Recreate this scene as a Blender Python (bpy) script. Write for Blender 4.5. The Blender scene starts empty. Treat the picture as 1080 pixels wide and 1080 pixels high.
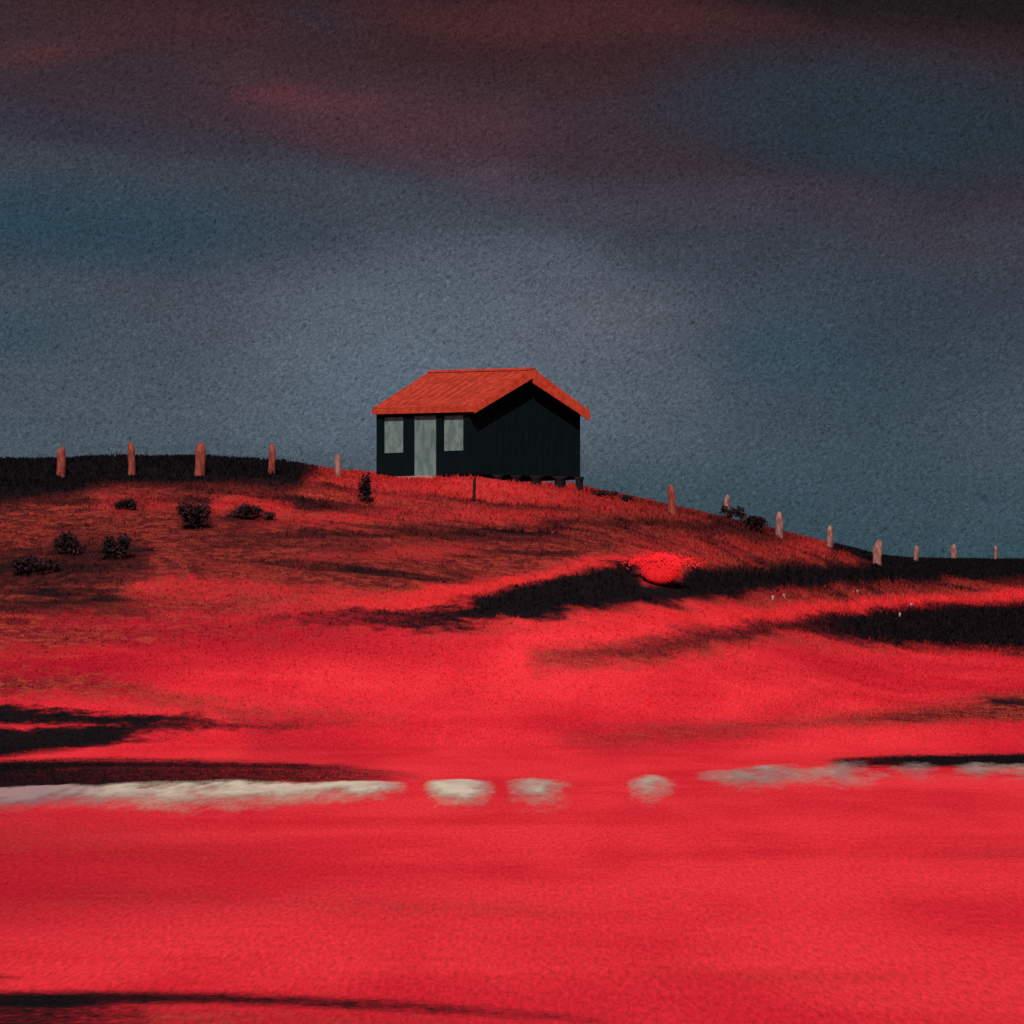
import bpy, math, random
import numpy as np
from mathutils import Vector, Matrix
random.seed(7); rng = np.random.default_rng(11)
S = bpy.context.scene
COL = S.collection
EYE, F, HZ = 4.0, 3000.0, 600.0        # eye height (m), lens in pixels of a 1080 frame, row of eye level

def lin(c):
    return tuple(((v/255)/12.92 if v/255 <= .04045 else ((v/255+.055)/1.055)**2.4) for v in c)

# ------------------------------------------------------------------ helpers
def link(o, parent=None):
    COL.objects.link(o)
    if parent: o.parent = parent
    return o
def tag(o, label=None, cat=None, group=None, kind=None):
    if label: o['label'] = label
    if cat: o['category'] = cat
    if group: o['group'] = group
    if kind: o['kind'] = kind
    return o
def empty(name, loc, rz=0):
    o = bpy.data.objects.new(name, None); o.empty_display_size = .3
    o.location = loc; o.rotation_euler = (0, 0, rz); return link(o)
class MB:
    def __init__(s): s.v = []; s.f = []
    def poly(s, vs, fs):
        n = len(s.v); s.v += [tuple(v) for v in vs]; s.f += [tuple(i+n for i in f) for f in fs]; return s
    def box(s, a, b):
        (x0,y0,z0),(x1,y1,z1) = a,b
        return s.poly([(x0,y0,z0),(x1,y0,z0),(x1,y1,z0),(x0,y1,z0),(x0,y0,z1),(x1,y0,z1),(x1,y1,z1),(x0,y1,z1)],
                      [(0,3,2,1),(4,5,6,7),(0,1,5,4),(1,2,6,5),(2,3,7,6),(3,0,4,7)])
    def prism(s, prof, axis, t0, t1):
        # prof: list of 2D points; extruded along 'x' or 'y'
        P = (lambda p,t: (t,p[0],p[1])) if axis == 'x' else (lambda p,t: (p[0],t,p[1]))
        n = len(prof); vs = [P(p,t0) for p in prof]+[P(p,t1) for p in prof]
        fs = [tuple(range(n)), tuple(range(2*n-1, n-1, -1))]+[(i,i+n,(i+1)%n+n,(i+1)%n) for i in range(n)]
        return s.poly(vs, fs)
    def build(s, name, mat, parent=None, bevel=0, smooth=False):
        import bmesh
        me = bpy.data.meshes.new(name); me.from_pydata(s.v, [], s.f)
        bm = bmesh.new(); bm.from_mesh(me)
        bmesh.ops.recalc_face_normals(bm, faces=bm.faces)
        if bevel: bmesh.ops.bevel(bm, geom=list(bm.edges), offset=bevel, segments=2, affect='EDGES', profile=.6)
        bm.to_mesh(me); bm.free()
        if smooth: me.shade_smooth()
        me.materials.append(mat)
        return link(bpy.data.objects.new(name, me), parent)
def fast_mesh(name, verts, faces, mat, attrs=None, parent=None, smooth=False):
    """verts (n,3), faces (m,k) arrays"""
    me = bpy.data.meshes.new(name); k = faces.shape[1]
    me.vertices.add(len(verts)); me.vertices.foreach_set('co', np.asarray(verts, np.float32).ravel())
    me.loops.add(faces.size); me.loops.foreach_set('vertex_index', faces.astype(np.int32).ravel())
    me.polygons.add(len(faces)); me.polygons.foreach_set('loop_start', np.arange(0, faces.size, k, dtype=np.int32))
    me.update(calc_edges=True)
    for an, av in (attrs or {}).items():
        a = me.attributes.new(an, 'FLOAT', 'POINT'); a.data.foreach_set('value', np.asarray(av, np.float32))
    if smooth: me.shade_smooth()
    me.materials.append(mat)
    return link(bpy.data.objects.new(name, me), parent)

# ------------------------------------------------------------------ noise in plan
_T = rng.random((256, 256))
def vnoise(x, y):
    xi = np.floor(x).astype(int); yi = np.floor(y).astype(int); fx = x-xi; fy = y-yi
    fx = fx*fx*(3-2*fx); fy = fy*fy*(3-2*fy)
    g = lambda a, b: _T[a % 256, b % 256]
    return (g(xi,yi)*(1-fx)+g(xi+1,yi)*fx)*(1-fy)+(g(xi,yi+1)*(1-fx)+g(xi+1,yi+1)*fx)*fy
def fbm(x, y, o=4):
    t = 0; a = .5; n = 0
    for i in range(o): t = t+a*vnoise(x+17.3*i, y+9.1*i); n += a; a *= .5; x = x*2.03; y = y*2.03
    return t/n
def sstep(a, b, x):
    t = np.clip((x-a)/(b-a+1e-9), 0, 1); return t*t*(3-2*t)

# ------------------------------------------------------------------ hut frame
HUT = Vector((-1.5, 100.0, 7.33)); HROT = math.radians(38.0)
HW, HL = 5.04, 5.65                       # gable width (local x), side length (local y)
def hut_local(X, Y):
    dx = X-HUT.x; dy = Y-HUT.y; c = math.cos(HROT); s = math.sin(HROT)
    return dx*c+dy*s, -dx*s+dy*c

# ------------------------------------------------------------------ terrain: a hill with a rounded crest, seen across a flat field
CR = np.array([  # column, crest row, crest distance
 (-900,489,112),(-300,489,108),(0,488,106),(60,487,106),(130,485,106),(200,485,106),(260,488,106),(310,491,106),(345,495,106),(390,498,107),
 (500,503,109),(600,511,109),(640,521,109),(700,534,111),(760,547,116),(860,571,128),(925,587,142),(960,591,155),
 (1080,592,190),(1400,593,230),(2200,593,250)], float)
FOOT = 64.0
def height(u, d):
    px = 540+F*u
    row = np.interp(px, CR[:,0], CR[:,1]); dc = np.interp(px, CR[:,0], CR[:,2])
    zc = EYE+(HZ-row)*dc/F
    t = np.clip((d-FOOT)/(dc-FOOT), 0, 1)
    s = np.sin(np.pi/2*t**1.18)
    over = np.clip(d-dc, 0, None)
    z = zc*s*np.exp(-(over/70.0)**2)
    X = u*d
    amp = .22*sstep(FOOT, FOOT+12, d)*(1-sstep(200, 400, d))*(1-.75*sstep(dc-14, dc-2, d))
    z = z+amp*(fbm(X*.22+3, d*.22)-.5)*2
    z = z+.05*sstep(66, 76, d)*(1-sstep(150, 250, d))*(fbm(X*1.1, d*1.1, 3)-.5)*2
    # level ground the hut stands on
    lx, ly = hut_local(X, d)
    ox = np.maximum(np.maximum(-lx, lx-HW), 0); oy = np.maximum(np.maximum(-ly, ly-HL), 0)
    w = 1-sstep(.3, 3.2, np.hypot(ox, oy))
    zp = HUT.z-.07-.100*np.clip(lx, 0, HW+1)-.10*np.clip(-lx, 0, 3)-.05*np.clip(-ly, 0, 3)
    return z*(1-w)+zp*w
_pxs = np.arange(-600, 1701, 4.0); _ds = np.concatenate([np.linspace(8, 60, 200), np.linspace(60.1, 260, 1400)])
_U, _D = np.meshgrid((_pxs-540)/F, _ds, indexing='ij')
_R = HZ-(height(_U, _D)-EYE)*F/_D
_Rm = np.minimum.accumulate(_R, axis=1)     # rows only go up with distance
def dist_at(px, row):
    i = int(np.clip(round((px-_pxs[0])/4), 0, len(_pxs)-1)); r = _Rm[i]
    k = np.searchsorted(-r, -row)
    if k >= len(_ds) or r[-1] >= row: return None
    if k == 0: return _ds[0]
    a, b = r[k-1], r[k]
    return float(_ds[k-1]+(_ds[k]-_ds[k-1])*((a-row)/max(a-b, 1e-6)))
def crest_d(px): return float(np.interp(px, CR[:,0], CR[:,2]))
def ground_pt(px, row):
    d = dist_at(px, row)
    if d is None: d = crest_d(px)
    u = (px-540)/F; return Vector((u*d, d, float(height(np.array(u), np.array(d)))))

# ------------------------------------------------------------------ where the plants change: dark heath, maroon grass, bright red grass
def band(pts, soft, strength=1, ends=25):
    """a strip of ground given by far and near edge; returned as arrays in plan"""
    out = []
    xs = [p[0] for p in pts]
    N = max(2, int((xs[-1]-xs[0])/6)); gx = np.linspace(xs[0], xs[-1], N)
    top = np.interp(gx, xs, [p[1] for p in pts]); bot = np.interp(gx, xs, [p[2] for p in pts])
    st = np.interp(gx, xs, [(p[3] if len(p) > 3 else 1) for p in pts])*strength
    for g, t, b in zip(gx, top, bot):
        s = min(soft*2.3, (b-t)*.5+3)
        q = []
        for r in (b+s, b-s, t+s, t-s):
            d = dist_at(g, r)
            q.append(d if d is not None else crest_d(g)+40+(0 if r > t else 5))
        out.append(q)
    return gx, np.array(out), st, ends
def eval_band(B, px, d):
    gx, q, st, ends = B
    n0, n1, f1, f0 = [np.interp(px, gx, q[:, i]) for i in range(4)]
    m = sstep(n0, np.maximum(n1, n0+.01), d)*(1-sstep(f1, np.maximum(f0, f1+.01), d))
    e0 = sstep(gx[0]-1, gx[0]+ends, px) if gx[0] > 2 else 1
    e1 = 1-sstep(gx[-1]-ends, gx[-1]+1, px) if gx[-1] < 1078 else 1
    return m*np.interp(px, gx, st)*e0*e1
L = -500; R_ = 1600
DARK = [
 band([(L,535,650,.3),(0,535,650,.3),(150,530,640,.28),(300,540,630,.28),(450,545,618,.28),(600,540,596,.28),(700,535,590,.25),(860,565,592,.3)],12,1,40),
 band([(300,470,512,.3),(345,480,506,.35),(398,484,500,.3)],4,1,15),
 band([(612,505,528,.35),(700,520,545,.4),(760,532,560,.4),(930,575,592,.4)],4,1,15),
 band([(180,592,606,.25),(240,585,600,.35),(300,580,592,.4)],4,1,30),
 band([(175,534,568,.75),(240,538,566,.7)],7,1,22), band([(232,535,558,.75),(300,536,556,.7)],6,1,22),
 band([(30,566,604,.65),(90,564,606,.75),(175,570,606,.65)],9,1,30), band([(105,524,544,.6),(170,526,544,.5)],6,1,20), band([(L,560,616,.6),(0,575,616,.6),(60,590,618,.7)],7,1,25),
 band([(372,512,530,.6),(398,516,530,.5)],4,1,8), band([(150,555,565,.3),(180,556,564,.3)],3,1,10),
 band([(L,470,540),(0,470,540),(60,470,530),(110,470,523),(200,470,519),(260,470,517),(310,470,520),(335,480,512,.7),(365,485,500,.5)],7),
 band([(755,520,549),(790,530,558),(835,540,567,.8)],2,1,12),
 band([(868,555,582),(905,560,594),(960,570,604),(1080,570,612),(R_,570,612)],3,1,14),
 band([(240,648,662,.4),(340,648,662,.65),(400,645,663,.8),(450,639,661,.85),(500,633,658),(545,621,654),(590,609,649),(640,597,643),(662,596,641),(680,611,641),(716,613,638),(728,599,635),(800,597,626),(900,597,620),(1000,592,616),(1080,588,616),(R_,588,616)],4,1,50),
 band([(600,686,700,.25),(680,670,692,.45),(760,659,680,.6),(810,653,672,.75),(850,650,669,.85),(900,645,678),(960,641,684),(1010,638,686),(1080,635,689),(R_,630,695)],4,1,60),
 band([(L,740,762),(0,742,762),(80,744,761),(150,751,768),(205,754,767,.8),(260,755,768,.6),(330,756,768,.35),(400,757,768,.2)],3,1,30),
 band([(L,770,804),(0,768,800),(40,767,794),(80,764,788),(130,762,780),(190,759,774,.8),(230,760,772,.5)],3,1,30),
 band([(0,783,799,.5),(60,778,788,.55),(120,772,782,.6),(170,768,778,.35)],2,1,20),
 band([(L,804,818),(0,802,816),(100,801,812,.95),(200,802,812,.9),(300,804,812,.85),(360,807,815,.7),(410,812,820,.5),(470,817,822,.4)],2,1,50),
 band([(L,808,838,.95),(0,806,836,.95),(100,806,833,.88),(200,806,831,.8),(300,806,829,.72),(380,810,827,.6),(450,816,825,.4)],3,1,50),
 band([(860,802,806,.5),(890,799,809,.8),(960,797,810),(1080,794,808),(R_,788,806)],2,1,25),
 band([(L,1044,1066),(0,1046,1066),(50,1046,1066),(90,1046,1064),(130,1046,1061,.9),(200,1047,1058,.9),(300,1050,1062,.8),(420,1055,1067,.7),(550,1065,1076,.5),(680,1076,1086,.3)],2.5,1,60),
 band([(0,1056,1140,.85),(60,1057,1140,.8),(110,1058,1100,.65),(180,1058,1074,.4)],3,1,40),
 band([(0,1027,1033,.6),(34,1029,1032,.3)],1.5,1,12),
 band([(0,594,618,.8),(60,588,614,.85),(110,590,612,.85),(150,592,608,.7),(190,596,604,.4)],5,1,25),
 band([(0,628,650,.62),(60,629,650,.66),(130,630,648,.55),(190,634,644,.35)],5,1,35),
 band([(175,566,578,.35),(240,564,576,.6),(330,560,575,.7),(400,556,572,.7),(450,553,566,.5),(500,552,562,.3)],4,1,30),
 band([(300,578,590,.4),(380,573,586,.6),(430,571,582,.4)],4,1,25),
 band([(330,594,606,.25),(400,592,604,.4),(450,594,602,.25)],4,1,25),
 band([(505,552,562,.4),(560,548,560,.6),(620,547,556,.7),(700,549,560,.75),(780,556,572,.6),(860,568,582,.55)],4,1,30),
 band([(505,534,542,.3),(540,532,542,.45),(590,536,544,.3)],4,1,20),
 band([(600,516,520,.4),(640,519,525,.5),(690,529,534,.45),(735,537,544,.5),(760,541,550,.7)],2,1,12),
]
MAROON = [
 band([(L,470,662,1),(0,470,658,1),(200,470,645,.95),(400,485,645,.92),(560,490,628,.92),(700,510,612,.95),(900,560,625,.9),(1080,580,620,.9),(R_,580,620,.9)],10),
 band([(0,650,690,.85),(60,652,688,.75),(140,654,682,.6),(260,652,676,.45),(420,660,674,.3)],8,1,40),
 band([(0,708,732,.85),(70,710,732,.75),(160,724,744,.65),(240,736,756,.6),(340,742,762,.45),(450,750,768,.25)],6,1,40),
 band([(215,744,760,.6),(280,750,768,.35),(350,750,765,.4),(440,750,765,.2)],7,1,40),
 band([(420,640,672,.4),(520,642,668,.6),(620,634,655,.6),(760,622,645,.7),(900,612,640,.9),(1080,608,630,.8)],7,1,40),
 band([(540,686,710,.6),(620,682,708,.8),(680,672,700,.75),(740,662,692,.75),(800,664,684,.6),(880,672,690,.5),(1080,685,694,.5)],7,1,30),
 band([(560,772,784,.2),(650,768,784,.5),(740,766,779,.6),(840,756,772,.6),(950,746,766,.85),(1080,736,758,1),(R_,730,756)],5,1,40),
 band([(0,940,975,.2),(120,930,965,.3),(300,940,970,.25),(420,948,966,.35),(560,952,970,.3),(640,958,972,.2)],10,1,60),
 band([(0,862,905,.35),(120,866,915,.3),(260,880,930,.2),(350,890,930,.1)],14,1,60),
 band([(960,895,910,.25),(1080,890,908,.3)],6,1,50),
 band([(640,1018,1032,.15),(800,1022,1036,.3),(1000,1028,1040,.25)],7,1,60),
 band([(100,1060,1100,.6),(300,1064,1100,.4),(600,1078,1100,.3)],6,1,60),
 band([(0,808,840,.5),(420,808,835,.4)],6,1,60),
]
BRIGHT = [
 band([(90,519,534,.35),(130,524,545,.4),(200,524,536,.3)],4,1,20),
 band([(215,524,552,.6),(250,523,532,.8),(290,524,545,.7),(320,530,546,.3)],4,1,12),
 band([(310,502,520,.3),(400,500,528,.5),(470,502,530,.6),(560,514,532,.55),(640,522,545,.4),(700,534,546,.3),(760,546,552,.2)],5,1,20),
 band([(250,543,556,.3),(330,540,556,.5),(420,538,550,.55),(480,536,548,.5),(560,540,548,.6),(620,542,548,.5)],4,1,25),
 band([(300,590,600,.2),(330,584,592,.3),(420,578,590,.5),(520,575,588,.4)],4,1,30),
 band([(120,616,634,.4),(180,610,630,.7),(250,612,628,.6),(320,618,634,.5),(400,626,645,.9),(470,618,640,1),(530,610,628,1),(580,601,615,1),(620,592,604,1),(650,586,597,1),(700,582,600,1),(730,585,598,.6),(780,588,596,.3)],4,1,25),
 band([(200,584,594,.15),(260,598,606,.3),(300,605,616,.3)],4,1,20),
 band([(560,660,668,.5),(680,648,662,.8),(760,645,656,.8),(860,638,648,.9),(950,632,640,.9),(1030,628,636,1),(1080,626,634,1),(R_,622,630,1)],3,1,40),
 band([(640,566,590,.35),(720,570,590,.35),(860,575,592,.35),(940,586,596,.3)],6,1,30),
 band([(0,672,690,.4),(60,676,690,.3),(120,684,696,.5),(250,690,700,.3)],5,1,30),
]
DEEP = [
 band([(L,860,1030,.55),(0,865,1010,.6),(150,870,1000,.45),(300,890,990,.3),(420,910,985,.25),(560,930,985,.18),(700,945,980,.1)],26,1,80),
 band([(0,640,740,1),(100,640,730,.95),(220,640,705,.8),(330,640,695,.7),(450,655,700,.5),(560,660,700,.3)],14,1,60),
 band([(220,745,800,.6),(320,755,810,.5),(440,770,815,.3)],12,1,60),
 band([(500,725,745,.25),(640,760,800,.5),(780,755,790,.5),(900,700,740,.35),(1080,700,780,.5),(R_,700,780,.5)],14,1,60),
 band([(600,1015,1045,.12),(800,1022,1050,.2),(1080,1030,1100,.2),(R_,1030,1100,.2)],14,1,90),
 band([(300,1010,1100,.2),(500,1030,1100,.2),(760,1050,1100,.1)],16,1,90),
 band([(700,680,720,.3),(850,685,725,.5),(1080,690,720,.5),(R_,690,720,.5)],10,1,60),
]
def deep_at(u, d):
    px = 540+F*u; v = np.zeros_like(px*d)
    for b in DEEP: v = np.maximum(v, eval_band(b, px, d))
    return v
def masks(u, d):
    px = 540+F*u; X = u*d
    # streaky edges: strips wander a little in depth
    w = (fbm(X*.5, d*.9, 4)-.5)*2
    wf = (fbm(X*3.1+40, d*5.0, 3)-.5)*2
    dd = d+(w*.055+wf*.03)*np.clip(d-20, 6, 60)*.35
    K = np.zeros_like(X); M = np.zeros_like(X); B = np.zeros_like(X)
    for b in DARK: K = np.maximum(K, eval_band(b, px+wf*5, dd))
    for b in MAROON: M = np.maximum(M, eval_band(b, px, dd))
    for b in BRIGHT: B = np.maximum(B, eval_band(b, px+wf*5, dd))
    out = sstep(.16, .3, np.abs(u))           # outside the strips: the same heath in random streaks
    hill = sstep(66, 80, d)
    rs = fbm(X*.12+5, d*.45, 4)
    K = np.maximum(K, out*sstep(.58, .66, rs)*.9); M = np.maximum(M, out*hill*.7)
    # thin drifts of dark heath lying along the slope, wherever the maroon grass grows
    hs = fbm(X*.16+11, d*.85+3, 4); h2 = fbm(X*.55+2, d*1.7+8, 3)
    K = np.maximum(K, sstep(.5, .9, M)*(1-.8*B)*(sstep(.50, .66, hs)*.62+sstep(.52, .70, h2)*.25))
    dc = np.interp(px, CR[:,0], CR[:,2])      # the moor behind the crest is dark heath
    K = np.maximum(K, .95*sstep(dc+6, dc+26, d))
    M = M*(1-.85*B)
    return K, M, B

# ------------------------------------------------------------------ materials
def new_mat(name):
    m = bpy.data.materials.new(name); m.use_nodes = True; nt = m.node_tree
    bs = nt.nodes['Principled BSDF']; bs.inputs['Roughness'].default_value = .95
    bs.inputs['Specular IOR Level'].default_value = .08
    return m, nt, bs
def nd(nt, t, **kw):
    n = nt.nodes.new(t)
    for k, v in kw.items():
        if k in n.inputs.keys() if isinstance(k, str) else False: n.inputs[k].default_value = v
        else: setattr(n, k, v)
    return n
def mix(nt, fac, a, b):
    n = nt.nodes.new('ShaderNodeMix'); n.data_type = 'RGBA'
    for i, v in ((0, fac), (6, a), (7, b)):
        if hasattr(v, 'is_output'): nt.links.new(v, n.inputs[i])
        else: n.inputs[i].default_value = v if i == 0 else (*v[:3], 1)
    return n.outputs[2]
def math_(nt, op, a, b=None, c=None, clamp=False):
    n = nt.nodes.new('ShaderNodeMath'); n.operation = op; n.use_clamp = clamp
    for i, v in enumerate((a, b, c)):
        if v is None: continue
        if hasattr(v, 'is_output'): nt.links.new(v, n.inputs[i])
        else: n.inputs[i].default_value = v
    return n.outputs[0]
def mrange(nt, v, a, b, c=0., d=1., smooth=True):
    n = nt.nodes.new('ShaderNodeMapRange'); n.interpolation_type = 'SMOOTHSTEP' if smooth else 'LINEAR'
    nt.links.new(v, n.inputs[0])
    for i, x in enumerate((a, b, c, d)): n.inputs[i+1].default_value = x
    return n.outputs[0]
def noise(nt, vec, scale, detail=3, rough=.6, stretch=None, dist=0):
    if stretch:
        mp = nt.nodes.new('ShaderNodeMapping'); mp.inputs['Scale'].default_value = stretch
        nt.links.new(vec, mp.inputs[0]); vec = mp.outputs[0]
    n = nt.nodes.new('ShaderNodeTexNoise'); nt.links.new(vec, n.inputs['Vector'])
    n.inputs['Scale'].default_value = scale; n.inputs['Detail'].default_value = detail
    n.inputs['Roughness'].default_value = rough; n.inputs['Distortion'].default_value = dist
    return n.outputs['Fac']
def bump(nt, bs, h, strength, distance):
    b = nt.nodes.new('ShaderNodeBump'); b.inputs['Strength'].default_value = strength; b.inputs['Distance'].default_value = distance
    nt.links.new(h, b.inputs['Height']); nt.links.new(b.outputs[0], bs.inputs['Normal'])

C_BRIGHT = (.78, .034, .044); C_DEEP = (.60, .017, .028); C_CRIM = (.36, .008, .020); C_MAROON = (.036, .009, .010); C_MAROON2 = (.38, .042, .028)
C_DARK = (.004, .0055, .0070); C_DARK2 = (.024, .009, .010); C_ORANGE = (.66, .026, .028)
def land_material(name, blades=False):
    m, nt, bs = new_mat(name); bs.inputs['Specular IOR Level'].default_value = 0
    tc = nt.nodes.new('ShaderNodeTexCoord').outputs['Object']
    at = lambda n: (lambda a: (setattr(a, 'attribute_name', n), a.outputs['Fac'])[1])(nt.nodes.new('ShaderNodeAttribute'))
    K, M, B = at('dark'), at('maroon'), at('bright')
    DP = at('deep')
    big = noise(nt, tc, 1, 4, .55, (.10, .22, .22), .4)
    streak = noise(nt, tc, 1, 5, .65, (.40, 1.3, 1.3), .9)
    fine = noise(nt, tc, 1, 4, .7, (9, 14, 14))
    soft = noise(nt, tc, 1, 4, .55, (.40, .11, .11), .6)
    mott = noise(nt, tc, 1, 5, .7, (2.2, 3.2, 3.2), .5)
    red = mix(nt, mrange(nt, math_(nt, 'ADD', math_(nt, 'MULTIPLY', big, .6), math_(nt, 'MULTIPLY', soft, .4)), .36, .62), C_DEEP, C_BRIGHT)
    red = mix(nt, mrange(nt, math_(nt, 'ADD', DP, math_(nt, 'MULTIPLY', math_(nt, 'SUBTRACT', soft, .5), .3)), .05, 1.0), red, C_CRIM)
    red = mix(nt, B, red, C_ORANGE)
    mar = mix(nt, mrange(nt, math_(nt, 'ADD', math_(nt, 'MULTIPLY', mott, .65), math_(nt, 'MULTIPLY', fine, .35)), .42, .59), C_MAROON, C_MAROON2)
    def cover(A, n1, g1, n2, g2):
        # share of ground these plants take: breaks up most where the cover is half and half
        q = math_(nt, 'MULTIPLY', math_(nt, 'MULTIPLY', A, math_(nt, 'SUBTRACT', 1.12, A)), 4)
        n = math_(nt, 'ADD', math_(nt, 'MULTIPLY', math_(nt, 'SUBTRACT', n1, .5), g1), math_(nt, 'MULTIPLY', math_(nt, 'SUBTRACT', n2, .5), g2))
        return mrange(nt, math_(nt, 'ADD', A, math_(nt, 'MULTIPLY', q, n)), .0, 1.0)
    c = mix(nt, cover(M, mott, 1.3, fine, .9), red, mar)
    dk = mix(nt, mrange(nt, fine, .45, .7), C_DARK, C_DARK2)
    c = mix(nt, cover(K, mott, .7, fine, 1.0), c, dk)
    # grain of single plants
    g = noise(nt, tc, 1, 4, .85, (19, 3.0, 19))
    hsv = nt.nodes.new('ShaderNodeHueSaturation'); nt.links.new(c, hsv.inputs['Color'])
    nt.links.new(mrange(nt, g, .3, .7, .60, 1.36, False), hsv.inputs['Value'])
    nt.links.new(hsv.outputs[0], bs.inputs['Base Color'])
    if not blades:
        bump(nt, bs, math_(nt, 'ADD', fine, g), .35, .03)
    return m
M_LAND = land_material('red_land'); M_BLADE = land_material('red_turf', True)

def plain(name, col, col2=None, scale=(6, 6, 6), b=.0, bd=.01, rough=.9, lo=.4, hi=.6, spec=.1):
    m, nt, bs = new_mat(name); bs.inputs['Roughness'].default_value = rough; bs.inputs['Specular IOR Level'].default_value = spec
    tc = nt.nodes.new('ShaderNodeTexCoord').outputs['Object']
    n = noise(nt, tc, 1, 4, .65, scale)
    nt.links.new(mix(nt, mrange(nt, n, lo, hi), col, col2 or col), bs.inputs['Base Color'])
    if b: bump(nt, bs, n, b, bd)
    return m
M_ROOF = plain('orange_roof', (.46,.042,.019), (.30,.024,.012), (2.5,4,7), .4, .02, .8)
M_RAKE = plain('orange_trim', (.56,.060,.028), (.42,.036,.018), (5,5,5), .3, .01, .8)
M_WALL = plain('tarred_board', (.0022,.0058,.0072), (.0045,.009,.0105), (30,30,1.5), .4, .01, .85, spec=.04)
M_PILE = plain('tarred_pile', (.008,.008,.010), (.018,.010,.012), (8,8,8), .5, .02)
M_PANE = plain('pale_pane', (.12,.185,.17), (.20,.27,.25), (2.2,2.2,2.2), 0, 0, .35, spec=.3)  # panes get a mottled pale grey-green base colour
M_DOOR = plain('pale_door_paint', (.10,.165,.155), (.17,.24,.225), (3,3,1.5), .2, .005, .6)
M_STEP = plain('pale_step', (.35,.18,.17), (.45,.28,.26), (6,6,6), .3)
M_RPOST = plain('red_post_wood', (.30,.060,.040), (.17,.034,.027), (9,9,3), .6, .02)
M_PPOST = plain('pink_post_wood', (.36,.16,.13), (.20,.075,.065), (9,9,3), .6, .02)
M_TWIG = plain('dark_twig', (.014,.010,.011), (.03,.014,.014), (9,9,9))
M_SHRUB = plain('dark_shrub_leaf', (.012,.009,.012), (.045,.012,.014), (3,3,3), rough=.85)
M_BUSH = plain('red_bush_leaf', (.90,.026,.034), (.76,.018,.026), (2,2,2), rough=.9, spec=0)
M_STONE = plain('pale_stone', (.34,.19,.17), (.42,.28,.25), (9,9,9), .3)

# ------------------------------------------------------------------ ground
us = np.concatenate([-np.geomspace(2.2, .215, 50), np.linspace(-.21, .21, 720), np.geomspace(.215, 2.2, 50)])
ds = np.concatenate([np.geomspace(2, 24, 40)[:-1], np.linspace(24, 62, 260)[:-1], np.linspace(62, 118, 420)[:-1], np.linspace(118, 210, 200)[:-1], np.geomspace(210, 6000, 60)])
U, D = np.meshgrid(us, ds, indexing='ij'); Z = height(U, D)
K, M, B = masks(U, D)
nu, ndp = U.shape; idx = np.arange(nu*ndp).reshape(nu, ndp)
faces = np.stack([idx[:-1,:-1], idx[1:,:-1], idx[1:,1:], idx[:-1,1:]], -1).reshape(-1, 4)
ground = fast_mesh('ground', np.stack([U*D, D, Z], -1).reshape(-1, 3), faces, M_LAND,
                   {'dark': K.ravel(), 'maroon': M.ravel(), 'bright': B.ravel(), 'deep': deep_at(U, D).ravel()}, smooth=True)
tag(ground, 'red field rising to a low hill with dark streaks across it', 'ground', kind='structure')

# ------------------------------------------------------------------ pale sand: thin low drifts lying on the field
def sand_mat():
    m, nt, bs = new_mat('pale_sand')
    tc = nt.nodes.new('ShaderNodeTexCoord').outputs['Object']
    at = lambda n: (lambda a: (setattr(a, 'attribute_name', n), a.outputs['Fac'])[1])(nt.nodes.new('ShaderNodeAttribute'))
    cov, cold, = at('cover'), at('cold')
    fine = noise(nt, tc, 1, 4, .75, (12, 2, 12)); st = noise(nt, tc, 1, 3, .6, (1.2, .6, 1))
    c = mix(nt, cold, (.62,.51,.37), (.34,.215,.21))
    c = mix(nt, mrange(nt, st, .4, .65, 0, .45), c, (.40,.22,.20))
    nt.links.new(c, bs.inputs['Base Color'])
    k = math_(nt, 'ADD', cov, math_(nt, 'MULTIPLY', math_(nt, 'SUBTRACT', fine, .5), .6))
    k = math_(nt, 'MULTIPLY', mrange(nt, k, .0, 1.0, 0, 1, False), mrange(nt, cov, 0, .15))
    nt.links.new(k, bs.inputs['Alpha'])
    bump(nt, bs, fine, .3, .02)
    return m
M_SAND = sand_mat()
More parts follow.
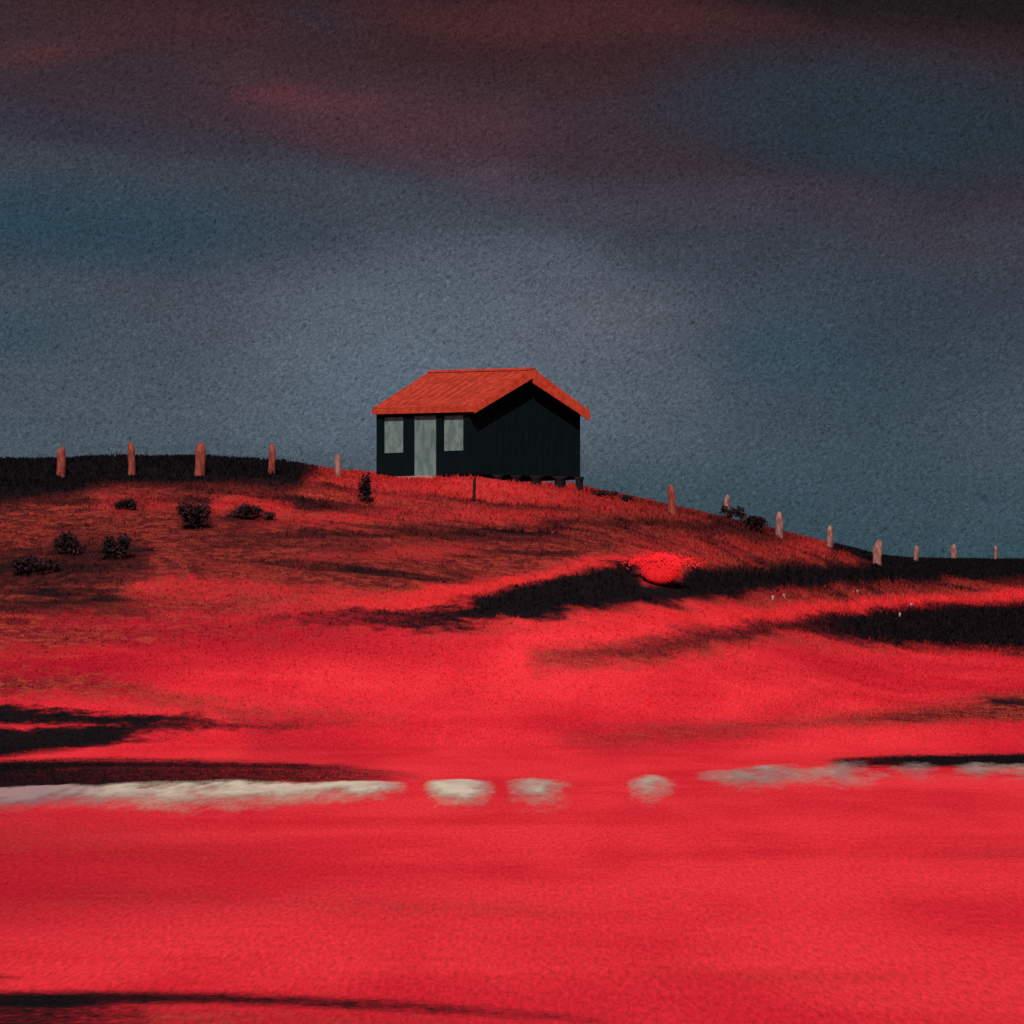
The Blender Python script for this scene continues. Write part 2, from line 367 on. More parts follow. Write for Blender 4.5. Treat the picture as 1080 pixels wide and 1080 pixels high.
def sand(pts, name, label, cold, dens=1.0, group=None, seed=0):
    xs = [p[0] for p in pts]; gx = np.linspace(xs[0], xs[-1], max(24, int((xs[-1]-xs[0])/4)))
    top = np.interp(gx, xs, [p[1] for p in pts]); bot = np.interp(gx, xs, [p[2]+(0 if xs[0] < 0 else -1) for p in pts])
    far = np.array([dist_at(g, t) for g, t in zip(gx, top)]); near = np.array([dist_at(g, b) for g, b in zip(gx, bot)])
    T = np.linspace(0, 1, 30); nx, nt_ = len(gx), 30
    DD = near[:, None]*(1-T)+far[:, None]*T; UU = ((gx-540)/F)[:, None]*np.ones_like(T)
    XX = UU*DD; nz = fbm(XX*2.6+seed*7, DD*.55, 4); nz2 = fbm(XX*.8+seed*3, DD*.25, 3)
    ex = np.minimum((gx-gx[0])/38, (gx[-1]-gx)/38).clip(0, 1)[:, None]
    if gx[0] < 0: ex = np.minimum((gx[-1]-gx)/34, 1).clip(0, 1)[:, None]
    ey = (.25*sstep(0, .4, T)+.75*sstep(.30, .72, T))*(1-sstep(.62+.30*nz2, .90+.12*nz2, T))           # thins out towards the near side
    nz3 = fbm(XX*6+seed, DD*1.2, 3)
    cov = np.clip(ex*ey*dens*(.15+.9*nz+.5*nz3)+(nz2-.5)*1.2*ex*ey+(nz3-.5)*.5*np.sqrt(ex*ey), 0, 1)*sstep(0, .12, ex)
    ZZ = height(UU, DD)+.012+.03*cov
    ii = np.arange(nx*nt_).reshape(nx, nt_)
    fc = np.stack([ii[:-1,:-1], ii[1:,:-1], ii[1:,1:], ii[:-1,1:]], -1).reshape(-1, 4)
    cc = cold(gx)[:, None]*np.ones_like(T) if callable(cold) else np.full_like(XX, cold)
    o = fast_mesh(name, np.stack([XX, DD, ZZ], -1).reshape(-1, 3), fc, M_SAND, {'cover': cov.ravel(), 'cold': cc.ravel()}, smooth=True)
    if seed == 9: o.location.z = -.009
    return tag(o, label, 'sand', group, 'structure')
SG = 'pale sand drifts across the red field'
sand([(-260,828,866),(0,829,864),(60,827,860),(130,822,862),(190,820,866),(240,820,864),(320,822,856),(390,822,850),(432,824,846)], 'sand_strip', 'long cream and grey strip of sand running in from the left', lambda g: 1-sstep(40, 170, g), 1.25, SG, 1)
sand([(444,822,862),(450,820,862),(516,820,860),(526,822,858)], 'sand_drift', 'short brightest cream block of sand just right of the long strip', 0, 1.75, SG, 2)
sand([(530,820,868),(560,818,868),(608,820,864)], 'sand_drift', 'pinkish blurred sand drift between two cream ones', .35, 1.0, SG, 3)
sand([(658,818,862),(680,816,860),(716,818,856)], 'sand_drift', 'small cream sand drift with a grey right top corner', .25, 1.25, SG, 4)
sand([(744,808,850),(790,806,848),(846,802,842)], 'sand_drift', 'wide greyish drift of sand, longest of the faint ones on the right', .75, .72, SG, 5)
sand([(862,802,842),(890,800,840),(920,800,836)], 'sand_drift', 'grey square drift of sand just where the dark line begins', .8, .75, SG, 6)
sand([(945,800,836),(965,799,834),(995,799,832)], 'sand_drift', 'narrow grey drift of sand under the dark line', .8, .8, SG, 7)
sand([(1000,804,836),(1030,802,832),(1062,802,830)], 'sand_drift', 'rightmost faint drift of sand below the dark line', .7, .7, SG, 8)

sand([(730,812,848),(800,808,844),(900,806,840),(1000,804,836),(1180,802,832)], 'sand_wash', 'thin pinkish wash of sand linking the faint drifts on the right', .4, .26, SG, 9)

# ------------------------------------------------------------------ turf and heath: uncountable small plants
def turf(name, label, n, d0, d1, umax, test, hgt, wid, per=3, power=2, kindmat=M_BLADE):
    r = rng.random(n); d = (d0**power+(d1**power-d0**power)*r)**(1/power); u = (rng.random(n)*2-1)*umax
    K, M, B = masks(u, d); keep = test(u, d, K, M, B)
    u, d, K, M, B = [a[keep] for a in (u, d, K, M, B)]
    X, Y, Z = u*d, d, height(u, d); DPv = deep_at(u, d)
    V = []; A = []
    for k in range(per):
        a = rng.random(len(X))*np.pi*2; h = hgt(d, K)*(.55+.75*rng.random(len(X))); w = wid(d, K)*(.6+.8*rng.random(len(X)))
        ox, oy = (rng.random((2, len(X)))-.5)*w*5
        lx, ly = (rng.random((2, len(X)))-.5)*h*1.1
        cx, cy = np.cos(a)*w, np.sin(a)*w
        base = np.stack([X+ox, Y+oy, Z-.02], -1)
        p0 = base+np.stack([-cx, -cy, 0*cx], -1); p1 = base+np.stack([cx, cy, 0*cx], -1)
        p2 = base+np.stack([lx+cx*.35, ly+cy*.35, h], -1); p3 = base+np.stack([lx-cx*.35, ly-cy*.35, h*.94], -1)
        V.append(np.stack([p0, p1, p2, p3], 1).reshape(-1, 3)); A.append(np.repeat(np.stack([K, M, B, DPv], 1), 4, axis=0))
    V = np.concatenate(V); A = np.concatenate(A); f = np.arange(len(V)).reshape(-1, 4)
    o = fast_mesh(name, V, f, kindmat, {'dark': A[:,0], 'maroon': A[:,1], 'bright': A[:,2], 'deep': A[:,3]})
    return tag(o, label, name.replace('_', ' '), kind='stuff')
def in_hut(u, d):
    lx, ly = hut_local(u*d, d); return (lx > np.where((ly > 1.5) & (ly < 3.8), -.95, -.25)) & (lx < HW+.3) & (ly > -1.5) & (ly < HL+.1)
_nb = ground_pt(697, 619)
def notch(u, d): return (np.abs(u*d-_nb.x) < .72) & (d < _nb.y+.5) & (d > _nb.y-1.5)
turf('red_grass', 'rough red and maroon grass covering the hillside', 150000, 57, 200, .24,
     lambda u, d, K, M, B: (K < .75) & ~in_hut(u, d) & ~notch(u, d),
     lambda d, K: .02+.055*sstep(57, 76, d)+.05*sstep(84, 95, d), lambda d, K: .016+.012*sstep(70, 120, d), 3, 1)
turf('dark_heath', 'near black low heath growing in bands along the ridge and across the hill', 160000, 50, 215, .24,
     lambda u, d, K, M, B: (rng.random(len(u)) < sstep(.35, .95, K)) & ~in_hut(u, d) & ~notch(u, d),
     lambda d, K: .05+.11*K*sstep(64, 90, d), lambda d, K: .02+.02*sstep(70, 120, d), 3, 1)

turf('short_turf', 'short even red turf of the flat foreground field', 260000, 25.5, 74, .2,
     lambda u, d, K, M, B: (rng.random(len(u)) > K) & ~((d < 54.5) & (d > 46)),
     lambda d, K: .022+0*d, lambda d, K: .006+.005*sstep(30, 60, d), 2, 2)

# ------------------------------------------------------------------ hut
hut = empty('hut', HUT, HROT)
tag(hut, 'small black wooden hut with an orange red gable roof on the hilltop', 'hut')
EV, AP = 2.27, 3.64
y_w = [(.33, 1.62, .78, 2.15), (1.97, 3.36, 0.0, 2.13), (3.95, 5.28, .78, 2.15)]
w = MB()
T_ = .12
ys = [0]
def wall_strip(y0, y1, z0, z1):
    if y1-y0 > 1e-4 and z1-z0 > 1e-4: w.box((0, y0, z0), (T_, y1, z1))
prev = 0
for (a, b, s, t) in y_w:
    wall_strip(prev, a, 0, EV); wall_strip(a, b, 0, s); wall_strip(a, b, t, EV); prev = b
wall_strip(prev, HL, 0, EV)
w.build('front_wall', M_WALL, hut)
pitch = (AP-EV)/(HW/2)
gp = [(T_+.002, 0), (HW, 0), (HW, EV), (HW/2, AP), (T_+.002, EV+pitch*T_)]
MB().prism(gp, 'y', -.004, T_).build('gable_wall', M_WALL, hut)
MB().prism(gp, 'y', HL-T_, HL).build('gable_wall', M_WALL, hut)
MB().box((HW-T_, T_+.002, 0), (HW-.003, HL-T_-.002, EV)).build('back_wall', M_WALL, hut)
MB().box((T_+.003, T_+.003, -.1), (HW-T_-.003, HL-T_-.003, -.004)).build('floor', M_PILE, hut)
# upright battens of the tarred boarding
bt = MB()
y = .55
for k in range(1, 17):
    x = k*HW/17; zt = EV+pitch*min(x, HW-x)-.12
    bt.box((x-.02, -.024, .02), (x+.02, -.006, zt))
bt.build('batten', M_WALL, hut)
# windows and door
for (a, b, s, t), nm in ((y_w[2], 'window'), (y_w[0], 'window')):
    fr = MB(); q = .07
    fr.box((.03, a+.002, s+.002), (.09, b-.002, s+q)); fr.box((.03, a+.002, t-q), (.09, b-.002, t-.002))
    fr.box((.03, a+.002, s+q), (.09, a+q, t-q)); fr.box((.03, b-q, s+q), (.09, b-.002, t-q))
    f = fr.build('window', M_WALL, hut)
    MB().box((.055, a+q, s+q), (.068, b-q, t-q)).build('pane', M_PANE, f)
a, b, s, t = y_w[1]
dr = MB()
for k in range(5):
    y0 = a+.03+(b-a-.06)*k/5; y1 = a+.03+(b-a-.06)*(k+1)/5
    dr.box((.04+.003*(k % 2), y0+.003, .01), (.085, y1-.003, t-.03))
dr.build('door', M_DOOR, hut)
MB().box((-.62, a-.05, -.30), (-.012, b+.12, -.01)).build('step', M_STEP, hut, .015)
# roof
OVF, OVB, OE, TH = .40, .10, .10, .14
def slope(sgn):
    # cross-section in (x,z)
    cx = HW/2
    xe = -OE if sgn < 0 else HW+OE; ze = EV-pitch*OE
    n = math.hypot(1, pitch); oz = TH*n
    b0 = (cx, AP+.015) if sgn < 0 else (cx+.002, AP+.015)
    pr = [(xe, ze+.015), b0, (b0[0], AP+.015+oz), (xe, ze+.015+oz)]
    return pr
rf = MB(); rf.prism(slope(-1), 'y', -OVF, HL+OVB); rf.prism(slope(1), 'y', -OVF, HL+OVB)
roof = rf.build('roof', M_ROOF, hut)
# seams of the roof sheets
sm = MB()
N = 12
for sgn in (-1, 1):
    pr = slope(sgn)
    for k in range(N+1):
        y0 = -OVF+(HL+OVB+OVF)*k/N*.985+.02
        (x0, z0), (x1, z1) = pr[3], pr[2]
        sm.prism([(x0, z0+.002), (x1-.06*(-sgn)*-1 if False else x1, z1+.002), (x1, z1+.012), (x0, z0+.012)], 'y', y0, y0+.03)
sm.build('roof_seam', M_ROOF, roof)
# barge boards and eave board
for sgn in (-1, 1):
    pr = slope(sgn); (xe, ze), (cx, cz) = pr[0], pr[1]
    dp = .18 if sgn < 0 else .36
    prof = [(xe, ze-dp*.55), (cx, cz-dp), (cx, cz+TH*1.15), (xe, ze+TH*1.15)]
    MB().prism(prof, 'y', -OVF-.045, -OVF-.003).build('barge_board', M_RAKE, hut)
x0, z0 = slope(-1)[0]
MB().box((x0-.035, -OVF-.04, z0-.05), (x0-.003, HL+OVB, z0+.13)).build('eave_board', M_RAKE, hut)
(x0, z0), (x1, z1) = (HW/2-.1, AP+.10), (HW/2+.1, AP+.17)
MB().prism([(x0-.06, z0+.01), (HW/2, z1+.01), (x1+.06, z0+.01), (x1+.06, z0+.035), (HW/2, z1+.045), (x0-.06, z0+.035)], 'y', -OVF-.05, HL+OVB+.02).build('ridge_cap', M_ROOF, hut)
# short piles under the gable
for (x, dep, wd) in ((1.15,.34,.17),(1.95,.52,.17),(2.85,.60,.22),(3.95,.74,.22),(4.85,.70,.15)):
    p = MB(); n = 8; vs = []
    prof = ((.0, wd*1.5), (-.10, wd*1.05), (-dep*.6, wd), (-dep, wd*1.25), (-dep-.35, wd))
    for z, r in prof:
        for k in range(n):
            an = k/n*math.tau; rr = r*(1+.12*math.sin(3*an+x))
            vs.append((x+rr*math.cos(an), -.18+.6*rr*math.sin(an), z-.004))
    fs = [tuple(range(n-1, -1, -1)), tuple(range((len(prof)-1)*n, len(prof)*n))]
    for j in range(len(prof)-1):
        for k in range(n): fs.append((j*n+k, j*n+(k+1) % n, (j+1)*n+(k+1) % n, (j+1)*n+k))
    p.poly(vs, fs).build('leg', M_PILE, hut, smooth=True)

# the old frame has settled towards the near corner: everything above the sills rises a little to the back
for o in [c for c in hut.children_recursive if c.type == 'MESH']:
    for v in o.data.vertices:
        v.co.z += .030*v.co.y*min(max(v.co.z/EV, 0), 1.3)

# ------------------------------------------------------------------ posts
def post_mesh(h, r, seed, lean):
    rr = random.Random(seed); n = 10; prof = [(-.35, 1.0), (0, 1.08), (.1*h, 1.0), (.35*h, .94), (.6*h, 1.0), (.78*h, .93), (.92*h, .82), (h, .48)]
    vs = []; 
    for z, k in prof:
        jx, jy = (rr.random()-.5)*.12*r, (rr.random()-.5)*.12*r
        for i in range(n):
            a = i/n*math.tau; q = r*k*(1+.16*math.sin(2*a+seed)+(rr.random()-.5)*.16)
            vs.append((q*math.cos(a)+jx+lean*max(z, 0), q*math.sin(a)+jy, z+(.055*h*math.sin(a+seed) if z > .9*h else 0)))
    fs = [tuple(range(n-1, -1, -1)), tuple(range((len(prof)-1)*n, len(prof)*n))]
    for j in range(len(prof)-1):
        for i in range(n): fs.append((j*n+i, j*n+(i+1) % n, (j+1)*n+(i+1) % n, (j+1)*n+i))
    return MB().poly(vs, fs)
PG = 'wooden fence posts along the hill crest'
POSTS = [ # px, top, base, width, material, label
 (64,472,503,10,'r','reddish post farthest left on the dark ridge'),
 (139,468,500,11,'r','second reddish post from the left end of the row'),
 (211,468,501,12,'r','thickest reddish post, third from the left on the dark ridge'),
 (286,470,500,10,'r','reddish post with a pale foot, at the right end of the dark ridge'),
 (357,480,503,7,'p','short faded pink post nearest the left side of the hut'),
 (709,513,541,10,'r','sturdy orange brown post, first one right of the hut'),
 (765,523,545,7,'p','slim pinkish post standing beside a dark shrub'),
 (822,541,568,9,'p','pale pinkish post, third one right of the hut'),
 (875,555,579,8,'p','pale slim post on the slope, fourth one right of the hut'),
 (925,571,597,11,'p','broad pale post where the slope meets the dark flat land'),
 (966,576,592,7,'p','short pale post, third from the right end of the row'),
 (1006,575,588,7,'p','short pale post, second from the right end of the row'),
 (1050,576,587,5,'p','tiny pale post, last on the right on the dark skyline')]
for i, (px, top, base, wd, mt, lab) in enumerate(POSTS):
    g = ground_pt(px, base); d = g.y
    z1 = EYE+(HZ-top)*d/F; h = max(z1-g.z, .3); r = wd*.5*d/F*.86
    o = post_mesh(h, r, i*3+1, [.03,-.02,.01,.05,-.06,-.05,.08,-.02,.03,.04,.05,-.04,.02][i]).build('fence_post', M_RPOST if mt == 'r' else M_PPOST, smooth=True)
    o.location = g; tag(o, lab, 'post', PG)
g = ground_pt(500, 530); 
o = post_mesh(.85, .045, 77, .02).build('stake', M_PILE, smooth=True); o.location = g
tag(o, 'thin dark stake in the red grass below the corner of the hut', 'stake')

# ------------------------------------------------------------------ shrubs: stem + crown of many small leaves
def leaves(n, shape, size, seed):
    r = np.random.default_rng(seed); P = shape(r, n)
    a = r.normal(size=(n, 3)); a /= np.linalg.norm(a, axis=1)[:, None]
    b = r.normal(size=(n, 3)); b -= (b*a).sum(1)[:, None]*a; b /= np.linalg.norm(b, axis=1)[:, None]
    s = size*(.6+.8*r.random(n))[:, None]
    V = np.stack([P-a*s, P+b*s*.55, P+a*s, P-b*s*.55], 1).reshape(-1, 3)
    return V, np.arange(4*n).reshape(-1, 4)
def lumpy(rx, ry, rz, cz, lob=7, seed=0, low=-.9):
    rr = np.random.default_rng(seed+100)
    cs = [(rr.normal()*.60*rx, rr.normal()*.4*ry, cz+rz*(rr.random()-.35)*.9, .38+.3*rr.random()) for _ in range(lob)]
    def f(r, n):
        k = r.integers(0, lob, n); C = np.array([c[:3] for c in cs])[k]; q = np.array([c[3] for c in cs])[k][:, None]
        v = r.normal(size=(n, 3)); v /= np.linalg.norm(v, axis=1)[:, None]; rad = (.35+.85*r.random(n))[:, None]
        P = C+v*rad*q*np.array([rx, ry, rz]); P[:, 2] = np.maximum(P[:, 2], .02*r.random(n)); return P
    return f
def stem(h, r, seed, branches=5):
    rr = random.Random(seed); mb = MB()
    def tube(p, q, r0, r1):
        p, q = Vector(p), Vector(q); z = (q-p).normalized(); x = z.orthogonal().normalized(); y = z.cross(x); n = 6
        vs = [p+(x*math.cos(i/n*math.tau)+y*math.sin(i/n*math.tau))*r0 for i in range(n)]+[q+(x*math.cos(i/n*math.tau)+y*math.sin(i/n*math.tau))*r1 for i in range(n)]
        mb.poly(vs, [(i, (i+1) % n, (i+1) % n+n, i+n) for i in range(n)])
    tube((0,0,-.15), (0,0,h*.4), r, r*.7)
    for k in range(branches):
        a = rr.random()*math.tau; tube((0,0,h*(.1+.3*rr.random())), (math.cos(a)*h*.6, math.sin(a)*h*.5, h*(.6+.4*rr.random())), r*.55, r*.15)
    return mb
def shrub(px, base, wpx, hpx, label, n=900, mat=M_SHRUB, name='shrub', cat='shrub', group='dark shrubs on the red hillside', seed=0, shape=None, size=None, dy=0):
    g = ground_pt(px, base); sc = g.y/F; rx = wpx*.5*sc; h = hpx*sc
    root = empty(name, g); tag(root, label, cat, group)
    V, f = leaves(n, shape or lumpy(rx*.8, rx*.7, h*.62, h*.45, 7, seed), size or max(.05, .055), seed+5)
    fo = fast_mesh('foliage', V, f, mat, parent=root)
    stem(h*.8, .03, seed).build('stem', M_TWIG, root)
    return root
shrub(208, 558, 34, 26, 'dark upright shrub on the left hillside below the thickest post', 1100, seed=1)
shrub(263, 548, 36, 14, 'low flat dark shrub amid bright red grass, right of the upright one', 900, seed=2)
shrub(73, 586, 22, 24, 'small dark shrub at the far left of the hillside', 700, seed=3)
shrub(116, 590, 34, 26, 'broad loose dark shrub right of the small far left one', 900, seed=4)
shrub(36, 606, 46, 18, 'long low dark shrub near the left edge of the hillside', 1000, seed=5)
shrub(134, 538, 24, 12, 'little dark shrub just under the ridge on the left', 500, seed=6)
shrub(386, 530, 14, 30, 'narrow dark shrub like a stump, just left below the hut', 600, seed=7)
shrub(767, 549, 22, 14, 'dark round shrub at the foot of the slim pinkish post', 600, seed=8)
shrub(793, 560, 40, 16, 'dark spreading shrub on the skyline between two pale posts', 900, seed=9)
shrub(637, 524, 24, 7, 'dark tuft of a shrub right of the last leg of the hut', 350, seed=10)
shrub(663, 530, 20, 7, 'faint low shrub between the hut and the orange brown post', 300, seed=11)
# bright red bush: wide loose top, rounded underneath
g = ground_pt(697, 618); sc = g.y/F
root = empty('red_bush', g); tag(root, 'bright red round bush sitting in a notch of the dark bank', 'bush')
Rb = 22*sc
def bush_pt(th, a, k=1.0):
    # broad flat-faced crown: fourth-power section through the depth, nearly round outline
    x, z = math.cos(a)*th, math.sin(a)*th; y = (max(1-th**4, 0))**.25
    return x, y, z
core = []; cf_ = []; NR, NA = 9, 28
for side in (-1, 1):
    for j in range(NR+1):
        for i in range(NA):
            a = i/NA*math.tau; th = j/NR; q = 1+.04*math.sin(5*a)+.03*math.sin(9*a+1)
            x, y, z = bush_pt(th, a); core.append((x*q*Rb*.90, side*y*Rb*.42, Rb*.84+z*q*Rb*.68))
for sd in range(2):
    b0 = sd*(NR+1)*NA
    for j in range(NR):
        for i in range(NA): cf_.append((b0+j*NA+i, b0+(j+1)*NA+i, b0+(j+1)*NA+(i+1) % NA, b0+j*NA+(i+1) % NA))
MB().poly(core, cf_).build('dense_crown', M_BUSH, root, smooth=True)
V = []; r8 = np.random.default_rng(8)
for q in range(6000):
    a = r8.random()*math.tau; th = r8.random()**.5; side = -1 if r8.random() < .75 else 1
    x, y, z = bush_pt(th, a); P = np.array([x*Rb*.95, side*y*Rb*.46, Rb*.84+z*Rb*.72])
    nrm = np.array([x*.5*th**3, side*1.0, z*.5*th**3+.35])+r8.normal(size=3)*.33
    if r8.random() < .30:      # loose shoulders spreading to both sides at the top
        sx = r8.normal()*.72; P = np.array([sx*Rb, r8.normal()*Rb*.35+Rb*.2, Rb*(1.30-.10*abs(sx)+.12*r8.normal())])
    nrm /= np.linalg.norm(nrm); t1 = np.cross(nrm, r8.normal(size=3)); t1 /= np.linalg.norm(t1); t2 = np.cross(nrm, t1); sz = .030*(.6+.8*r8.random())
    V += [P-t1*sz, P+t2*sz*.6, P+t1*sz, P-t2*sz*.6]
fast_mesh('foliage', np.array(V), np.arange(len(V)).reshape(-1, 4), M_BUSH, parent=root)
stem(Rb*1.2, .04, 9, 7).build('stem', M_TWIG, root)

# ------------------------------------------------------------------ a few pale stones on the right
for i, (px, row, s, lab) in enumerate([(815,633,.045,'pale stone, lowest of the left pair on the maroon grass'),(827,631,.04,'small pale stone right beside the lowest of the left pair'),
     (904,626,.045,'pale stone alone on the maroon grass under the dark bank'),(961,640,.055,'largest pale stone on the thin bright red line'),(949,650,.045,'pale stone in the dark patch just below the red line')]):
    g = ground_pt(px, row); mb = MB(); n = 8; vs = []; rr = random.Random(i)
    for z, k in ((-.5,.6),(0,1),(.5,.9),(.9,.5)):
        for j in range(n):
            a = j/n*math.tau; q = s*k*(1+.3*(rr.random()-.5)); vs.append((q*math.cos(a), q*math.sin(a)*.8, z*s+.10))
    fs = [tuple(range(n-1, -1, -1)), tuple(range(3*n, 4*n))]+[(j*n+q, j*n+(q+1) % n, (j+1)*n+(q+1) % n, (j+1)*n+q) for j in range(3) for q in range(n)]
    vs = [(x, y, z if z > .1 else z-.1) for x, y, z in vs]
    o = mb.poly(vs, fs).build('stone', M_STONE, smooth=True); o.location = g
    tag(o, lab, 'stone', 'pale stones on the right of the hill')

# ------------------------------------------------------------------ sky: storm cloud above the horizon all round, clear sky higher up
SUN = Vector((-.10, -.70, .69)).normalized()
W = bpy.data.worlds.new('World'); S.world = W; W.use_nodes = True; nt = W.node_tree
for n in list(nt.nodes): nt.nodes.remove(n)
out = nt.nodes.new('ShaderNodeOutputWorld'); bg = nt.nodes.new('ShaderNodeBackground'); bg2 = nt.nodes.new('ShaderNodeBackground')
sky = nt.nodes.new('ShaderNodeTexSky'); sky.sky_type = 'NISHITA'; sky.sun_disc = False
sky.sun_elevation = math.asin(SUN.z); sky.sun_rotation = math.atan2(SUN.x, SUN.y)
nt.links.new(sky.outputs[0], bg.inputs[0]); bg.inputs[1].default_value = .10
tc = nt.nodes.new('ShaderNodeTexCoord').outputs['Generated']
sep = nt.nodes.new('ShaderNodeSeparateXYZ'); nt.links.new(tc, sep.inputs[0])
az = math_(nt, 'ARCTAN2', sep.outputs[0], sep.outputs[1]); el = math_(nt, 'ARCSINE', sep.outputs[2])
pxn = math_(nt, 'MULTIPLY_ADD', az, F/1000, .54)              # thousandths of a pixel column / row
pyn = math_(nt, 'MULTIPLY_ADD', el, -F/1000, .60)
comb = nt.nodes.new('ShaderNodeCombineXYZ'); nt.links.new(pxn, comb.inputs[0]); nt.links.new(pyn, comb.inputs[1])
v0 = comb.outputs[0]
wn = nt.nodes.new('ShaderNodeTexNoise'); mp = nt.nodes.new('ShaderNodeMapping'); mp.inputs['Scale'].default_value = (2.2, 4.5, 1)
nt.links.new(v0, mp.inputs[0]); nt.links.new(mp.outputs[0], wn.inputs['Vector']); wn.inputs['Scale'].default_value = 1.6; wn.inputs['Detail'].default_value = 4; wn.inputs['Roughness'].default_value = .5
sub = nt.nodes.new('ShaderNodeVectorMath'); sub.operation = 'SUBTRACT'; nt.links.new(wn.outputs['Color'], sub.inputs[0]); sub.inputs[1].default_value = (.5, .5, .5)
mul = nt.nodes.new('ShaderNodeVectorMath'); mul.operation = 'MULTIPLY'; nt.links.new(sub.outputs[0], mul.inputs[0]); mul.inputs[1].default_value = (.26, .07, 0)
add = nt.nodes.new('ShaderNodeVectorMath'); add.operation = 'ADD'; nt.links.new(v0, add.inputs[0]); nt.links.new(mul.outputs[0], add.inputs[1])
vw = add.outputs[0]; sw = nt.nodes.new('ShaderNodeSeparateXYZ'); nt.links.new(vw, sw.inputs[0])
cr = nt.nodes.new('ShaderNodeValToRGB'); # the cloud base slants down to the right
ty = math_(nt, 'MULTIPLY', math_(nt, 'MULTIPLY', math_(nt, 'SUBTRACT', sw.outputs[0], .25, clamp=False), -.13), mrange(nt, sw.outputs[1], .10, .42, 1, 0))
nt.links.new(mrange(nt, math_(nt, 'ADD', sw.outputs[1], ty), -.3, .7, 0, 1, False), cr.inputs[0])
rows = [(-.3,(40,32,38)),(-.05,(46,33,37)),(.03,(58,38,42)),(.09,(58,44,50)),(.14,(58,49,58)),(.19,(57,58,68)),(.26,(61,67,78)),(.33,(70,77,88)),(.40,(76,85,96)),(.46,(74,86,96)),(.52,(63,80,90)),(.60,(50,73,82))]
el_ = cr.color_ramp.elements
while len(el_) < len(rows): el_.new(.5)
for e, (p, c) in zip(el_, rows): e.position = p+.3; e.color = (*lin(c), 1)
cur = cr.outputs[0]
def blob(px, py, rx, ry, c, s, hard=0., tilt=0.):
    global cur
    a = nt.nodes.new('ShaderNodeVectorMath'); a.operation = 'SUBTRACT'; nt.links.new(vw, a.inputs[0]); a.inputs[1].default_value = (px/1000, py/1000, 0)
    o_ = a.outputs[0]
    if tilt:
        t_ = nt.nodes.new('ShaderNodeVectorRotate'); t_.rotation_type = 'Z_AXIS'; nt.links.new(o_, t_.inputs['Vector']); t_.inputs['Angle'].default_value = -math.radians(tilt); o_ = t_.outputs[0]
    b = nt.nodes.new('ShaderNodeVectorMath'); b.operation = 'MULTIPLY'; nt.links.new(o_, b.inputs[0]); b.inputs[1].default_value = (1000/rx, 1000/ry, 0)
    l = nt.nodes.new('ShaderNodeVectorMath'); l.operation = 'LENGTH'; nt.links.new(b.outputs[0], l.inputs[0])
    cur = mix(nt, mrange(nt, l.outputs['Value'], hard, 1.0, s, 0.), cur, lin(c))
blob(480, 370, 350, 190, (90,101,113), .9)
blob(430, 430, 260, 90, (88,102,115), .6)
blob(620, 330, 150, 90, (90,90,101), .5)
blob(930, 400, 340, 240, (52,69,80), .85)
blob(830, 370, 120, 70, (48,74,88), .5)
blob(1080, 330, 300, 120, (50,55,66), .5)
blob(0, 380, 300, 120, (62,75,85), .7)
blob(20, 350, 120, 60, (48,74,86), .5)
blob(560, 290, 180, 50, (78,86,98), .5)
blob(100, 210, 360, 75, (60,68,78), .8, .2, 8)
blob(60, 245, 330, 75, (45,67,80), .9, .1, 3)
blob(360, 200, 240, 50, (66,74,84), .6, 0, 10)
blob(80, 140, 260, 30, (50,50,62), .8, 0, 7)
blob(660, 215, 200, 45, (70,69,80), .5)
blob(930, 135, 330, 95, (40,53,63), .95, .3, 5)
blob(760, 120, 200, 50, (48,50,61), .5)
blob(860, 215, 260, 40, (60,56,67), .6, 0, 8)
blob(1010, 265, 200, 36, (64,56,66), .5, 0, 8)
blob(540, 140, 280, 60, (64,48,56), .7, 0, 8)
blob(400, 130, 260, 62, (78,50,58), .85, 0, 9)
blob(520, 195, 160, 34, (74,62,73), .7, 0, 12)
blob(325, 106, 75, 20, (98,50,57), .5)
blob(330, 30, 130, 50, (52,44,52), .6)
blob(170, 40, 190, 36, (68,42,48), .7)
blob(40, 72, 130, 24, (80,46,48), .6, 0, -8)
blob(600, 28, 300, 42, (72,40,43), .8, .2, 3)
blob(20, 100, 120, 30, (54,44,52), .5)
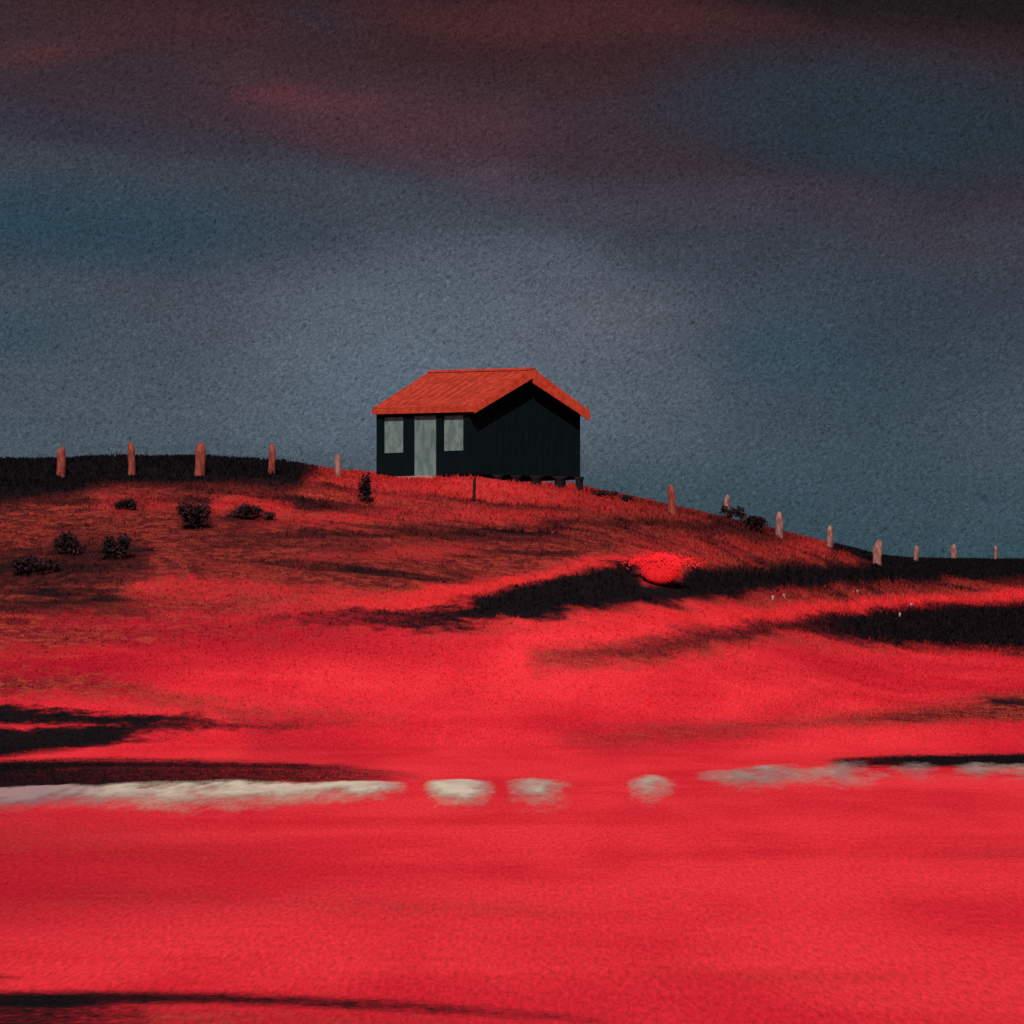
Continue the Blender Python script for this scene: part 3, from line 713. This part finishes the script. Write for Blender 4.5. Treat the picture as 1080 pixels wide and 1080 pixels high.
blob(1000, 12, 380, 48, (31,27,29), 1, .3, 3)
# fine mottling of the cloud
vr = nt.nodes.new('ShaderNodeVectorRotate'); vr.rotation_type = 'Z_AXIS'; nt.links.new(v0, vr.inputs['Vector']); vr.inputs['Angle'].default_value = math.radians(33)
gr = noise(nt, vr.outputs[0], 250, 5, .95, (.9, 1.25, 1), 1.0); gm = noise(nt, v0, 9, 5, .6, (1, 2.2, 1))
hs = nt.nodes.new('ShaderNodeHueSaturation'); nt.links.new(cur, hs.inputs['Color'])
gv = math_(nt, 'MULTIPLY', mrange(nt, gr, .34, .66, .30, 1.74, False), mrange(nt, gm, .3, .7, .93, 1.07, False))
nt.links.new(gv, hs.inputs['Value'])
nt.links.new(hs.outputs[0], bg2.inputs[0]); bg2.inputs[1].default_value = 1.0
mx = nt.nodes.new('ShaderNodeMixShader')
# cloud bank reaches about 25 degrees up, its top broken
cf = mrange(nt, math_(nt, 'ADD', el, math_(nt, 'MULTIPLY', gm, .25)), .50, .62)
nt.links.new(cf, mx.inputs[0]); nt.links.new(bg2.outputs[0], mx.inputs[1]); nt.links.new(bg.outputs[0], mx.inputs[2]); nt.links.new(mx.outputs[0], out.inputs[0])

sl = bpy.data.lights.new('sun', 'SUN'); sl.energy = 3.7; sl.angle = math.radians(.6); sl.color = (1, .93, .84)
so = bpy.data.objects.new('sun', sl); link(so); so.rotation_euler = (-SUN).to_track_quat('-Z', 'Y').to_euler(); so.location = (0, 0, 60)

# ------------------------------------------------------------------ camera
cam = bpy.data.cameras.new('camera'); co = bpy.data.objects.new('camera', cam); link(co)
co.location = (0, 0, EYE); co.rotation_euler = (math.radians(90), 0, 0)
cam.sensor_width = 36; cam.lens = 36*F/1080; cam.shift_y = (HZ-540)/1080; cam.clip_start = .5; cam.clip_end = 20000
S.camera = co
S.render.engine = 'CYCLES'
S.view_settings.view_transform = 'Standard'; S.view_settings.look = 'None'; S.view_settings.gamma = 1; S.view_settings.exposure = 0
S.cycles.use_denoising = False
